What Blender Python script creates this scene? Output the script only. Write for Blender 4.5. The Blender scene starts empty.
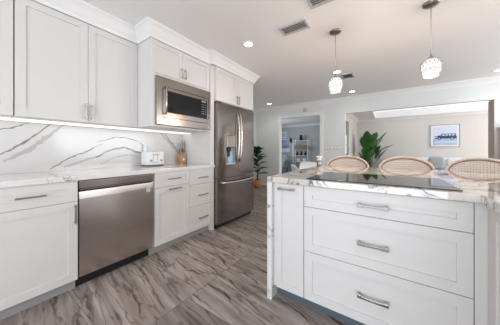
import bpy, bmesh, math, random
from mathutils import Vector, Matrix
PI = math.pi
R0 = random.Random(7)
S = bpy.context.scene
C = S.collection

# ------------------------------------------------------------------ camera, world, lights, exposure
cam_d = bpy.data.cameras.new('camera')
cam = bpy.data.objects.new('camera', cam_d); C.objects.link(cam)
cam.location = (0, 0, 1.113)
cam.rotation_euler = (PI/2, 0, 0.602)
cam_d.sensor_width = 36; cam_d.lens = 36*201.9/500
cam_d.shift_y = -(162.5-150.36)/500
cam_d.clip_start = 0.02
S.camera = cam

w = bpy.data.worlds.new('daylight'); S.world = w; w.use_nodes = True
bg = w.node_tree.nodes['Background']
bg.inputs['Color'].default_value = (0.80, 0.90, 1.0, 1); bg.inputs['Strength'].default_value = 1.0

S.view_settings.view_transform = 'Standard'
S.view_settings.look = 'None'
S.view_settings.gamma = 1
S.view_settings.use_curve_mapping = False
S.view_settings.exposure = 0.03
S.cycles.max_bounces = 10
S.cycles.diffuse_bounces = 6
S.cycles.use_denoising = True
S.cycles.sample_clamp_indirect = 6

def area(name, loc, rot, sx, sy, power, col):
    d = bpy.data.lights.new(name, 'AREA'); d.shape = 'RECTANGLE'; d.size = sx; d.size_y = sy
    d.energy = power; d.color = col
    o = bpy.data.objects.new(name, d); C.objects.link(o); o.location = loc; o.rotation_euler = rot
    return o
# daylight from behind the camera; unseen fills added for the side and far rooms
area('rear_daylight', (0.6, -2.55, 1.15), (PI/2+.38, 0, 0), 4.2, 2.0, 122, (0.86, 0.92, 1.0))  # stands in for daylight from behind, tilted up to brighten the ceiling
area('side_ceiling_fill', (3.65, 3.4, 1.45), (PI/2+.9, 0, PI/2), 3.2, 1.4, 92, (0.93, 0.96, 1.0))  # added light, aimed up to lift the far half of the ceiling
area('living_room_fill', (4.9, 8.0, 1.4), (PI/2, 0, PI/2), 2.6, 1.6, 95, (1.0, 0.97, 0.93))  # added to brighten the dim living room
area('office_fill', (-5.2, 7.4, 1.5), (PI/2, 0, -PI/2), 1.6, 1.2, 48, (0.80, 0.90, 1.0))  # added to brighten the study; the wall behind it is solid

# ------------------------------------------------------------------ helpers
def mat(name, col=(.8,.8,.8), rough=.5, metal=0, emit=None, estr=0, spec=None, trans=0, coat=0):
    m = bpy.data.materials.new(name); m.use_nodes = True
    b = m.node_tree.nodes['Principled BSDF']
    b.inputs['Base Color'].default_value = (*col, 1)
    b.inputs['Roughness'].default_value = rough
    b.inputs['Metallic'].default_value = metal
    if emit: b.inputs['Emission Color'].default_value = (*emit, 1); b.inputs['Emission Strength'].default_value = estr
    if spec is not None: b.inputs['Specular IOR Level'].default_value = spec
    if trans: b.inputs['Transmission Weight'].default_value = trans
    if coat: b.inputs['Coat Weight'].default_value = coat; b.inputs['Coat Roughness'].default_value = .05
    return m
class NT:
    def __init__(s, m): s.t = m.node_tree; s.b = s.t.nodes['Principled BSDF']
    def n(s, typ, **kw):
        x = s.t.nodes.new(typ)
        for k, v in kw.items():
            if k in x.inputs: x.inputs[k].default_value = v
            else: setattr(x, k, v)
        return x
    def l(s, a, b): s.t.links.new(a, b)
    def coord(s, which='Object', scale=(1,1,1), rot=(0,0,0), loc=(0,0,0)):
        c = s.n('ShaderNodeTexCoord'); mp = s.n('ShaderNodeMapping')
        mp.inputs['Scale'].default_value = scale; mp.inputs['Rotation'].default_value = rot; mp.inputs['Location'].default_value = loc
        s.l(c.outputs[which], mp.inputs['Vector']); return mp.outputs['Vector']
    def ramp(s, fac, stops):
        r = s.n('ShaderNodeValToRGB'); e = r.color_ramp.elements
        e[0].position = stops[0][0]; e[0].color = (*stops[0][1], 1)
        e[1].position = stops[-1][0]; e[1].color = (*stops[-1][1], 1)
        for p, c in stops[1:-1]:
            k = e.new(p); k.color = (*c, 1)
        s.l(fac, r.inputs['Fac']); return r.outputs['Color']
    def math(s, op, a, b=None, c=None):
        x = s.n('ShaderNodeMath', operation=op)
        for i, v in enumerate((a, b, c)):
            if v is None: continue
            if isinstance(v, (int, float)): x.inputs[i].default_value = v
            else: s.l(v, x.inputs[i])
        return x.outputs[0]
    def mix(s, fac, a, b, blend='MIX'):
        x = s.n('ShaderNodeMix', data_type='RGBA', blend_type=blend)
        if isinstance(fac, (int, float)): x.inputs[0].default_value = fac
        else: s.l(fac, x.inputs[0])
        for i, v in ((6, a), (7, b)):
            if isinstance(v, tuple): x.inputs[i].default_value = (*v, 1)
            else: s.l(v, x.inputs[i])
        return x.outputs[2]
    def bump(s, h, strength=.1, dist=.01):
        x = s.n('ShaderNodeBump'); x.inputs['Strength'].default_value = strength; x.inputs['Distance'].default_value = dist
        s.l(h, x.inputs['Height']); s.l(x.outputs['Normal'], s.b.inputs['Normal'])

def mottled(name, col, rough, amt=.05, scale=6, metal=0, spec=None):
    m = mat(name, col, rough, metal, spec=spec); t = NT(m)
    nz = t.n('ShaderNodeTexNoise', Scale=scale, Detail=4.0)
    t.l(t.coord(), nz.inputs['Vector'])
    a = tuple(c*(1-amt) for c in col); b = tuple(min(1, c*(1+amt)) for c in col)
    t.l(t.ramp(nz.outputs['Fac'], [(.3, a), (.7, b)]), t.b.inputs['Base Color'])
    return m

M = {}
M['cab'] = mottled('white_cabinet_paint', (.695,.668,.645), .38, .01, 3)
M['ceil'] = mottled('ceiling_paint', (.87,.845,.83), .8, .01, 2)
M['trim'] = mottled('white_trim_paint', (.82,.80,.785), .45, .01, 3)
M['wall'] = mottled('pale_blue_grey_wall_paint', (.72,.745,.735), .75, .015, 2)
M['wall_living'] = mottled('greige_wall_paint', (.66,.625,.58), .75, .015, 2)
M['jamb'] = mottled('shaded_greige_jamb', (.40,.35,.31), .7, .02, 3)  # greige wall tone darkened so the colour holds the jamb's shade
M['wall_office'] = mottled('grey_wall_paint', (.46,.47,.47), .75, .02, 2)
M['gap'] = mat('dark_gap', (.05,.045,.04), .8)
M['black'] = mat('black_plastic', (.012,.012,.013), .35)
M['chrome'] = mottled('brushed_nickel', (.46,.43,.41), .25, .04, 60, 1)
M['bronze'] = mottled('dark_nickel', (.36,.32,.29), .3, .04, 60, 1)
M['white_plastic'] = mottled('white_plastic', (.85,.85,.85), .3, .01, 5)
M['white_shell'] = mottled('white_shell', (.82,.82,.82), .3, .01, 5)
M['lamp'] = mat('lamp_glow', (1,1,1), .5, emit=(1,.93,.84), estr=14)
M['led'] = mat('led_glow', (1,1,1), .5, emit=(1,.97,.93), estr=.8)
M['sky_panel'] = mat('skylight_glow', (1,1,1), .5, emit=(.78,.86,1), estr=.62)
M['day_pane'] = mat('window_daylight_pane', (.7,.85,.9), .3, emit=(.75,.92,.95), estr=.9)

# brushed stainless steel
def steel(name, col, rough, vertical=True):
    m = mat(name, col, rough, 1); t = NT(m)
    v = t.coord('Object', (300, 300, 2) if vertical else (2, 2, 300))
    nz = t.n('ShaderNodeTexNoise', Scale=1.0, Detail=2.0); t.l(v, nz.inputs['Vector'])
    t.l(t.ramp(nz.outputs['Fac'], [(.3, tuple(c*.98 for c in col)), (.7, tuple(c*1.02 for c in col))]), t.b.inputs['Base Color'])
    t.l(t.math('MULTIPLY_ADD', nz.outputs['Fac'], .03, rough-.015), t.b.inputs['Roughness'])
    return m
M['steel'] = steel('brushed_stainless_steel', (.56,.51,.475), .24)
M['steel_dark'] = steel('darker_stainless_steel', (.33,.295,.275), .2)
M['steel_fridge'] = steel('fridge_stainless_steel', (.26,.238,.225), .13)
M['steel_light'] = steel('light_stainless_trim', (.60,.56,.52), .24, False)

# polished white quartz with grey veins
def quartz(name, thr, scale, base, vein, cut=.50):
    m = mat(name, base, .02); t = NT(m); t.b.inputs['IOR'].default_value = 1.75
    v = t.coord('Object')
    n1 = t.n('ShaderNodeTexNoise', Scale=scale, Detail=6.0, Roughness=.6, Distortion=.6); t.l(v, n1.inputs['Vector'])
    d = t.math('ABSOLUTE', t.math('SUBTRACT', n1.outputs['Fac'], .5))
    n2 = t.n('ShaderNodeTexNoise', Scale=scale*.7, Detail=2.0); t.l(t.coord('Object', loc=(4,2,1)), n2.inputs['Vector'])
    mask = t.ramp(n2.outputs['Fac'], [(cut, (0,0,0)), (cut+.12, (1,1,1))])
    line = t.ramp(d, [(0, (1,1,1)), (thr, (.25,.25,.25)), (thr*3, (0,0,0))])
    f = t.mix(1.0, line, mask, 'MULTIPLY')
    t.l(t.mix(f, base, vein), t.b.inputs['Base Color'])
    return m
M['quartz'] = quartz('white_veined_quartz', .008, 2.6, (.76,.735,.715), (.16,.14,.13), .56)
M['quartz_island'] = quartz('white_quartz_dark_veins', .022, 4.2, (.66,.605,.565), (.07,.06,.055), .38)
M['splash'] = mottled('white_quartz_slab', (.64,.625,.615), .12, .03, 3)
M['vein'] = mottled('grey_vein', (.27,.255,.245), .15, .25, 9)
M['vein_soft'] = mottled('pale_grey_vein', (.46,.445,.43), .15, .08, 7)

# wood look stone tile floor
def floor_mat():
    m = mat('stone_grain_floor_tile', (.3,.26,.23), .32); t = NT(m)
    c = t.n('ShaderNodeTexCoord'); sp = t.n('ShaderNodeSeparateXYZ'); t.l(c.outputs['Object'], sp.inputs[0])
    TW, TH = 1.20, .60
    X = t.math('DIVIDE', t.math('ADD', sp.outputs['X'], 1.25+TW*10), TW)
    ix = t.math('FLOOR', X)
    Yo = t.math('ADD', sp.outputs['Y'], 10*TH-.87)
    Y = t.math('ADD', t.math('DIVIDE', Yo, TH), t.math('MULTIPLY', ix, .18))
    iy = t.math('FLOOR', Y)
    cb = t.n('ShaderNodeCombineXYZ'); t.l(ix, cb.inputs[0]); t.l(iy, cb.inputs[1])
    wn = t.n('ShaderNodeTexWhiteNoise'); wn.noise_dimensions = '3D'; t.l(cb.outputs[0], wn.inputs['Vector'])
    off = t.n('ShaderNodeVectorMath', operation='MULTIPLY_ADD')
    t.l(wn.outputs['Color'], off.inputs[0]); off.inputs[1].default_value = (9,9,0); t.l(c.outputs['Object'], off.inputs[2])
    mp = t.n('ShaderNodeMapping'); mp.inputs['Scale'].default_value = (1.0, 11.0, 1)
    rt = t.n('ShaderNodeMapping'); rt.inputs['Rotation'].default_value = (0,0,GRAIN); t.l(off.outputs[0], rt.inputs['Vector'])
    t.l(rt.outputs[0], mp.inputs['Vector'])
    g = t.n('ShaderNodeTexNoise', Scale=1.5, Detail=7.0, Roughness=.6, Distortion=.4); t.l(mp.outputs[0], g.inputs['Vector'])
    base = t.ramp(g.outputs['Fac'], [(.28, (.19,.155,.138)), (.45, (.305,.255,.228)), (.56, (.39,.338,.305)), (.74, (.52,.47,.435))])
    # thin dark cracks following the grain
    mp2 = t.n('ShaderNodeMapping'); mp2.inputs['Scale'].default_value = (1.1, 7.5, 1)
    t.l(rt.outputs[0], mp2.inputs['Vector'])
    g2 = t.n('ShaderNodeTexNoise', Scale=1.5, Detail=5.0, Roughness=.48, Distortion=.5); t.l(mp2.outputs[0], g2.inputs['Vector'])
    d = t.math('ABSOLUTE', t.math('SUBTRACT', g2.outputs['Fac'], .5))
    crack = t.ramp(d, [(0, (.25,.22,.21)), (.010, (.45,.41,.39)), (.024, (.90,.89,.88)), (.05, (1,1,1))])
    col = t.mix(.7, base, crack, 'MULTIPLY')
    mp3 = t.n('ShaderNodeMapping'); mp3.inputs['Scale'].default_value = (.55, 1, 1); t.l(rt.outputs[0], mp3.inputs['Vector'])
    wv = t.n('ShaderNodeTexWave', wave_type='BANDS', bands_direction='Y'); t.l(mp3.outputs[0], wv.inputs['Vector'])
    for k_, v_ in (('Scale', 2.3), ('Distortion', 7.0), ('Detail', 4.0), ('Detail Scale', 1.1), ('Detail Roughness', .6)): wv.inputs[k_].default_value = v_
    vein_ = t.ramp(wv.outputs['Fac'], [(0, (.22,.19,.175)), (.018, (.50,.46,.44)), (.05, (.95,.95,.95)), (.09, (1,1,1))])
    nm = t.n('ShaderNodeTexNoise', Scale=3.5, Detail=2.0); t.l(off.outputs[0], nm.inputs['Vector'])
    col = t.mix(t.ramp(nm.outputs['Fac'], [(.38, (0,0,0)), (.58, (.9,.9,.9))]), col, t.mix(1.0, col, vein_, 'MULTIPLY'))
    tone = t.math('MULTIPLY_ADD', wn.outputs['Value'], .46, .68)
    tc = t.n('ShaderNodeCombineXYZ'); [t.l(tone, tc.inputs[i]) for i in range(3)]
    col = t.mix(1.0, col, tc.outputs[0], 'MULTIPLY')
    fx = t.math('FRACT', X); fy = t.math('FRACT', Y)
    def edge(f, wd): return t.math('LESS_THAN', t.math('MINIMUM', f, t.math('SUBTRACT', 1.0, f)), wd)
    gr = t.math('MAXIMUM', edge(fx, .0016), edge(fy, .0032))
    col = t.mix(gr, col, (.11,.095,.085))
    t.l(col, t.b.inputs['Base Color'])
    t.l(t.math('MULTIPLY_ADD', g.outputs['Fac'], .25, .26), t.b.inputs['Roughness'])
    t.bump(t.math('SUBTRACT', g.outputs['Fac'], gr), .12, .004)
    return m
GRAIN = math.radians(9)
M['floor'] = floor_mat()

def wood(name, a, b, scale=(3, 30, 30), rough=.45):
    m = mat(name, a, rough); t = NT(m)
    nz = t.n('ShaderNodeTexNoise', Scale=2.0, Detail=5.0, Distortion=.5); t.l(t.coord('Object', scale), nz.inputs['Vector'])
    t.l(t.ramp(nz.outputs['Fac'], [(.3, a), (.7, b)]), t.b.inputs['Base Color']); return m
M['block'] = wood('light_brown_wood', (.42,.22,.11), (.58,.35,.20), (20,20,3))
M['rattan'] = wood('pale_rattan', (.56,.44,.36), (.70,.59,.51), (14,14,14), .4)
M['rattan_dark'] = wood('brown_rattan_binding', (.22,.12,.07), (.34,.20,.12), (20,20,20), .4)
M['pale_wood'] = wood('pale_blush_wood', (.56,.45,.38), (.66,.55,.47), (10,10,2))
M['shelf_wood'] = wood('brown_crate_wood', (.12,.07,.045), (.22,.14,.09), (3,20,20))
M['leaf'] = mottled('dark_green_leaf', (.025,.06,.02), .35, .5, 9)
M['palm'] = mottled('palm_green_leaf', (.04,.13,.025), .35, .5, 5)
M['trunk'] = wood('brown_trunk', (.10,.06,.035), (.18,.11,.07), (20,20,4))
M['terracotta'] = wood('woven_orange_pot', (.42,.17,.05), (.55,.26,.10), (4,4,40), .7)
M['soil'] = mottled('potting_soil', (.03,.02,.015), .95, .4, 40)
M['sofa'] = mottled('white_blue_fabric', (.72,.745,.78), .9, .04, 30)
M['pillow_grey'] = mottled('grey_patterned_fabric', (.36,.36,.38), .9, .4, 30)
M['pillow_blue'] = mottled('blue_grey_fabric', (.42,.50,.60), .9, .08, 30)
M['pillow_white'] = mottled('white_fabric', (.72,.74,.77), .9, .04, 30)
M['glass_black'] = mat('black_ceramic_glass', (.01,.01,.011), .03)
M['glass_mw'] = mat('dark_oven_glass', (.008,.008,.009), .08, spec=.35)
M['ring'] = mat('burner_mark', (.10,.10,.105), .12)
M['grey_plastic'] = mat('grey_plastic', (.30,.31,.32), .4)
M['disp'] = mat('lit_niche_pale_blue', (.45,.56,.66), .25)  # pale blue of the lit niche, put into the colour
M['pale_plate'] = mat('blush_switch_plate', (.72,.62,.54), .4)
M['vent'] = mottled('grey_vent_metal', (.52,.52,.53), .5, .03, 20)
M['vent_dark'] = mat('vent_shadow_grey', (.16,.16,.165), .8)
M['frame_white'] = mottled('white_picture_frame', (.80,.80,.80), .4, .01, 8)
M['frame_grey'] = mottled('grey_picture_frame', (.36,.37,.38), .4, .03, 8)
M['teal'] = mottled('pale_teal_fabric', (.27,.33,.34), .8, .05, 20)
M['flower'] = mottled('white_petal', (.85,.80,.74), .7, .06, 30)
M['glass'] = mat('clear_glass', (.9,.92,.92), .05, trans=1)
M['bottle_dark'] = mat('dark_bottle_glass', (.02,.018,.016), .15)
M['dark_metal'] = mottled('black_metal', (.03,.03,.032), .45, .1, 20)
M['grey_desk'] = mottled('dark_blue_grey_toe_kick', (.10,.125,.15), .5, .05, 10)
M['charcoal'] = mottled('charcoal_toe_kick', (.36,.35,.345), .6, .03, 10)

# rattan cane panel: woven cells with dark holes
def cane():
    m = mat('woven_cane', (.7,.6,.5), .55); t = NT(m)
    c = t.n('ShaderNodeTexCoord'); sp = t.n('ShaderNodeSeparateXYZ'); t.l(c.outputs['UV'], sp.inputs[0])
    a = t.math('SINE', t.math('MULTIPLY', t.math('ADD', sp.outputs['X'], sp.outputs['Y']), 2*PI/.046))
    b = t.math('SINE', t.math('MULTIPLY', t.math('SUBTRACT', sp.outputs['X'], sp.outputs['Y']), 2*PI/.046))
    h = t.math('MULTIPLY', a, b)
    col = t.ramp(h, [(.0, (.66,.59,.52)), (.5, (.76,.70,.64)), (.62, (.58,.49,.41)), (.80, (.13,.085,.055))])
    t.l(col, t.b.inputs['Base Color']); t.bump(h, .3, .004); return m
M['cane'] = cane()

# ---- mesh building
ORG = {}
class B:
    """collects shapes for ONE mesh, in world or thing-local coordinates"""
    def __init__(s): s.bm = bmesh.new()
    def box(s, x0, x1, y0, y1, z0, z1, mi=0, bev=0):
        x0, x1 = sorted((x0, x1)); y0, y1 = sorted((y0, y1)); z0, z1 = sorted((z0, z1))
        t = bmesh.new()
        v = [t.verts.new((x, y, z)) for x in (x0, x1) for y in (y0, y1) for z in (z0, z1)]
        for q in ((0,1,3,2),(4,6,7,5),(0,4,5,1),(2,3,7,6),(0,2,6,4),(1,5,7,3)):
            f = t.faces.new([v[i] for i in q]); f.material_index = mi
        if bev: bmesh.ops.bevel(t, geom=t.edges[:], offset=bev, segments=2, affect='EDGES', profile=.6)
        for f in t.faces: f.material_index = mi
        s.merge(t); return s
    def merge(s, t, mtx=None):
        if mtx is not None: bmesh.ops.transform(t, matrix=mtx, verts=t.verts)
        me = bpy.data.meshes.new('tmp'); t.to_mesh(me); t.free(); s.bm.from_mesh(me); bpy.data.meshes.remove(me)
    def tube(s, pts, r, n=8, mi=0, closed=False, caps=True):
        P = [Vector(p) for p in pts]; k = len(P)
        rr = r if isinstance(r, (list, tuple)) else [r]*k
        rings = []; up = None
        for i, p in enumerate(P):
            if closed: d = P[(i+1) % k]-P[i-1]
            else: d = P[min(i+1, k-1)]-P[max(i-1, 0)]
            d.normalize()
            if up is None: up = Vector((0,0,1)) if abs(d.z) < .9 else Vector((1,0,0))
            a = d.cross(up)
            if a.length < 1e-5: a = d.cross(Vector((0,1,0)))
            a.normalize(); b = a.cross(d).normalized(); up = b
            rings.append([s.bm.verts.new(p+rr[i]*(math.cos(2*PI*j/n)*a+math.sin(2*PI*j/n)*b)) for j in range(n)])
        m = k if closed else k-1
        for i in range(m):
            A, Bq = rings[i], rings[(i+1) % k]
            for j in range(n):
                f = s.bm.faces.new((A[j], A[(j+1)%n], Bq[(j+1)%n], Bq[j])); f.material_index = mi; f.smooth = True
        if not closed and caps:
            for rg in (rings[0], rings[-1]):
                f = s.bm.faces.new(rg); f.material_index = mi
        return s
    def lathe(s, prof, cx=0, cy=0, n=24, mi=0, smooth=True, mtx=None):
        t = bmesh.new(); rings = []
        for r, z in prof:
            if r < 1e-5: rings.append([t.verts.new((0, 0, z))])
            else: rings.append([t.verts.new((r*math.cos(2*PI*j/n), r*math.sin(2*PI*j/n), z)) for j in range(n)])
        for a, b in zip(rings, rings[1:]):
            for j in range(n):
                q = []
                for v in (a[j % len(a)], a[(j+1) % len(a)], b[(j+1) % len(b)], b[j % len(b)]):
                    if v not in q: q.append(v)
                if len(q) > 2:
                    f = t.faces.new(q); f.material_index = mi; f.smooth = smooth
        bmesh.ops.transform(t, matrix=mtx if mtx is not None else Matrix.Translation((cx, cy, 0)), verts=t.verts)
        s.merge(t); return s
    def prism(s, poly, axis, a0, a1, mi=0):
        """extrude a 2-D outline along axis: 'x' -> poly is (y,z); 'y' -> (x,z); 'z' -> (x,y)"""
        def P(p, a): return {'x': (a, p[0], p[1]), 'y': (p[0], a, p[1]), 'z': (p[0], p[1], a)}[axis]
        lo = [s.bm.verts.new(P(p, a0)) for p in poly]; hi = [s.bm.verts.new(P(p, a1)) for p in poly]
        k = len(poly)
        for i in range(k):
            s.bm.faces.new((lo[i], lo[(i+1)%k], hi[(i+1)%k], hi[i])).material_index = mi
        s.bm.faces.new(lo).material_index = mi; s.bm.faces.new(hi).material_index = mi
        return s
    def loft(s, rings, mi=0, smooth=True):
        vs = [[s.bm.verts.new(p) for p in r] for r in rings]; n = len(vs[0])
        for a, b in zip(vs, vs[1:]):
            for j in range(n):
                f = s.bm.faces.new((a[j], a[(j+1)%n], b[(j+1)%n], b[j])); f.smooth = smooth; f.material_index = mi
        s.bm.faces.new(vs[0]).material_index = mi; s.bm.faces.new(vs[-1]).material_index = mi
        return s
    def cushion(s, x0, x1, y0, y1, z0, z1, p=.45, mtx=None, n=8, mi=0):
        t = bmesh.new(); bmesh.ops.create_cube(t, size=2)
        bmesh.ops.subdivide_edges(t, edges=t.edges[:], cuts=n, use_grid_fill=True)
        for v in t.verts:
            d = v.co.copy(); q = (abs(d.x)**(1/p)+abs(d.y)**(1/p)+abs(d.z)**(1/p))**p
            v.co = d/q
            v.co = Vector(((x0+x1)/2+v.co.x*(x1-x0)/2, (y0+y1)/2+v.co.y*(y1-y0)/2, (z0+z1)/2+v.co.z*(z1-z0)/2))
        for f in t.faces: f.smooth = True; f.material_index = mi
        s.merge(t, mtx); return s
def obj(name, b, mats, parent=None, bevel=0, recalc=True, at=None):
    bm = b.bm
    if recalc: bmesh.ops.recalc_face_normals(bm, faces=bm.faces[:])
    if parent is not None: o0 = ORG.get(parent.name, Vector((0,0,0)))
    elif at is not None: o0 = Vector(at)
    else:
        xs = [v.co for v in bm.verts]
        o0 = Vector(((min(v.x for v in xs)+max(v.x for v in xs))/2, (min(v.y for v in xs)+max(v.y for v in xs))/2, min(v.z for v in xs)))
    for v in bm.verts: v.co -= o0
    me = bpy.data.meshes.new(name); bm.to_mesh(me); bm.free()
    for m in (mats if isinstance(mats, (list, tuple)) else [mats]): me.materials.append(M[m] if isinstance(m, str) else m)
    o = bpy.data.objects.new(name, me); C.objects.link(o)
    if parent is not None: o.parent = parent
    else: o.location = o0
    ORG[o.name] = o0
    if bevel:
        md = o.modifiers.new('bevel', 'BEVEL'); md.width = bevel; md.segments = 2; md.limit_method = 'ANGLE'; md.angle_limit = math.radians(40)
    return o
def tag(o, label, cat, group=None):
    o['label'] = label; o['category'] = cat
    if group: o['group'] = group
    return o
def thing(name, label, cat, loc=(0,0,0), group=None, rz=0):
    o = bpy.data.objects.new(name, None); C.objects.link(o); o.location = loc; o.empty_display_size = .05
    o.rotation_euler = (0,0,rz); ORG[o.name] = Vector(loc)
    return tag(o, label, cat, group)
def struct(name, b, m, bevel=0):
    o = obj(name, b, m, None, bevel, at=(0,0,0)); o['kind'] = 'structure'; return o
def dup(root, loc, label, rz=None):
    r = root.copy(); C.objects.link(r); r.location = loc; r['label'] = label
    if rz is not None: r.rotation_euler = (0,0,rz)
    for ch in list(root.children):
        c = ch.copy(); C.objects.link(c); c.parent = r
        for g in ch.children:
            d = g.copy(); C.objects.link(d); d.parent = c
    return r

# fronts: u runs along the cabinet, n points out of the face
def fbox(b, ax, pl, u0, u1, z0, z1, n0, n1, mi=0, bev=0):
    if ax == 'x+': b.box(pl+n0, pl+n1, u0, u1, z0, z1, mi, bev)
    elif ax == 'x-': b.box(pl-n0, pl-n1, u0, u1, z0, z1, mi, bev)
    else: b.box(u0, u1, pl-n0, pl-n1, z0, z1, mi, bev)
def shaker(name, parent, ax, pl, u0, u1, z0, z1, rail=.057, t=.02, gap=.0018, rec=.009):
    """recessed-panel cabinet front; pl is the outer face plane"""
    u0 += gap; u1 -= gap; z0 += gap; z1 -= gap
    b = B()
    fbox(b, ax, pl, u0+rail, u1-rail, z0+rail, z1-rail, -t, -rec)
    fbox(b, ax, pl, u0, u0+rail, z0, z1, -t, 0); fbox(b, ax, pl, u1-rail, u1, z0, z1, -t, 0)
    fbox(b, ax, pl, u0+rail, u1-rail, z0, z0+rail, -t, 0); fbox(b, ax, pl, u0+rail, u1-rail, z1-rail, z1, -t, 0)
    return obj(name, b, 'cab', parent)
def pull(parent, ax, pl, u0, u1, z0, z1, m='bronze', arch=False, th=.011):
    """bar handle; horizontal when z0 == z1"""
    b = B()
    def P(u, n, z): return (pl+n, u, z) if ax == 'x+' else (pl-n, u, z) if ax == 'x-' else (u, pl-n, z)
    so = .030
    if z0 == z1:
        if arch:
            k = 10; L = u1-u0
            for i in range(k):
                a, c = u0+L*i/k, u0+L*(i+1)/k
                f = lambda q: so-.004+.006*math.sin(PI*(q-u0)/L)
                th2 = th*(.75+.55*abs(2*((a+c)/2-u0)/L-1)**2)
                fbox(b, ax, pl, a, c+.0005, z0-th2, z0+th2, f((a+c)/2)-.004, f((a+c)/2)+.004)
            for q in (u0, u1): fbox(b, ax, pl, q-.008, q+.008, z0-th*1.25, z0+th*1.25, 0, so)
        else:
            fbox(b, ax, pl, u0, u1, z0-th/2, z0+th/2, so-th/2, so+th/2)
            for q in (u0+.014, u1-.014): fbox(b, ax, pl, q-.005, q+.005, z0-.005, z0+.005, 0, so-.003)
    else:
        fbox(b, ax, pl, u0-th/2, u0+th/2, z0, z1, so-th/2, so+th/2)
        for q in (z0+.014, z1-.014): fbox(b, ax, pl, u0-.005, u0+.005, q-.005, q+.005, 0, so-.003)
    return obj('handle', b, m, parent, bevel=.002)

# ------------------------------------------------------------------ the setting
CE = 2.44; YB = 5.55; YF = 10.0; WX = -2.64
struct('floor', B().box(-5.4, 5.0, -2.7, 10.1, -.06, 0), 'floor')
b = B()
TX0, TX1, TY0, TY1 = -.45, 4.2, 6.6, 9.85      # tray recess in the living room
b.box(-5.4, 5.0, -2.7, TY0, CE, CE+.06); b.box(-5.4, 5.0, TY1, 10.1, CE, CE+.06)
b.box(-5.4, TX0, TY0, TY1, CE, CE+.06); b.box(TX1, 5.0, TY0, TY1, CE, CE+.06)
b.box(TX0-.03, TX0, TY0-.03, TY1+.03, CE+.06, CE+.26); b.box(TX1, TX1+.03, TY0-.03, TY1+.03, CE+.06, CE+.26)
b.box(TX0, TX1, TY0-.03, TY0, CE+.06, CE+.26); b.box(TX0, TX1, TY1, TY1+.03, CE+.06, CE+.26)
struct('ceiling', b, 'ceil')
struct('ceiling_skylight', B().box(TX0-.03, TX1+.03, TY0-.03, TY1+.03, CE+.26, CE+.29), 'sky_panel')
struct('wall_left', B().box(WX-.12, WX, -2.7, 3.02, 0, CE).box(-3.56, WX-.12, 2.98, 3.10, 0, CE).box(-3.68, -3.56, 2.98, YB, 0, CE), 'wall')
D0, D1, DT = -2.722, -1.522, 2.065         # doorway to the study
O0, O1, OT = -.908, 1.587, 2.045           # wide opening to the living room
WT = .26; WD = .12
b = B()
b.box(-3.68, D0, YB, YB+WD, 0, CE); b.box(D1, -1.23, YB, YB+WD, 0, CE); b.box(-1.23, O0, YB, YB+WD, 0, CE); b.box(O1, 3.8, YB, YB+WT, 0, CE)
b.box(D0, D1, YB, YB+WD, DT, CE); b.box(O0, O1, YB, YB+WD, OT, CE)
struct('wall_back', b, 'wall')
b = B(); b.box(3.7, 3.82, -2.7, 1.7, 0, CE); b.box(3.7, 3.82, 5.1, YB, 0, CE); b.box(3.7, 3.82, 1.7, 5.1, 0, .7); b.box(3.7, 3.82, 1.7, 5.1, 2.2, CE)
struct('wall_right', b, 'wall')
b = B(); b.box(WX, -1.6, -2.7, -2.6, 0, CE); b.box(2.8, 3.7, -2.7, -2.6, 0, CE); b.box(-1.6, 2.8, -2.7, -2.6, 2.2, CE)
struct('wall_rear', b, 'wall')
struct('wall_living_far', B().box(-1.15, 5.0, YF, YF+.1, 0, CE), 'wall_living')
b = B().box(-1.23, -1.15, 7.8, YF, 0, CE).box(-1.23, -1.15, YB+WD, 7.8, 2.08, CE)
struct('wall_living_left', b, 'wall_living')
b = B().box(4.9, 5.0, YB+WT, 6.6, 0, CE).box(4.9, 5.0, 9.4, YF, 0, CE).box(4.9, 5.0, 6.6, 9.4, 0, .6).box(4.9, 5.0, 6.6, 9.4, 2.2, CE)
struct('wall_living_right', b, 'wall_living')
b = B().box(-5.4, -1.78, YF, YF+.1, 0, CE).box(-1.36, -1.15, YF, YF+.1, 0, CE).box(-1.78, -1.36, YF, YF+.1, 0, .95).box(-1.78, -1.36, YF, YF+.1, 1.8, CE)
struct('wall_study_far', b, 'wall_office')
struct('wall_study_left', B().box(-5.4, -5.3, 3.1, YF, 0, CE), 'wall_office')
b = B()
for a in ((-1.80, -1.76), (-1.38, -1.34)): b.box(a[0], a[1], YF-.02, YF+.06, .93, 1.82)
b.box(-1.80, -1.34, YF-.02, YF+.06, .93, .97); b.box(-1.80, -1.34, YF-.02, YF+.06, 1.78, 1.82); b.box(-1.76, -1.38, YF+.0, YF+.05, 1.36, 1.39)
win = struct('window_1', b, 'trim')
obj('pane', B().box(-1.76, -1.38, YF+.06, YF+.07, .97, 1.78), 'day_pane', win)
# doorway casing
b = B()
b.box(D0-.06, D0, YB-.018, YB, 0, DT+.085); b.box(D1, D1+.085, YB-.018, YB, 0, DT+.085); b.box(D0, D1, YB-.018, YB, DT, DT+.085)
b.box(D0, D0+.01, YB, YB+WD, 0, DT); b.box(D1-.01, D1, YB, YB+WD, 0, DT); b.box(D0+.01, D1-.01, YB, YB+WD, DT-.01, DT)
struct('trim_1', b, 'trim', .004)
struct('trim_8', B().box(O1-.006, O1, YB, YB+WT, 0, OT), 'jamb')
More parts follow.
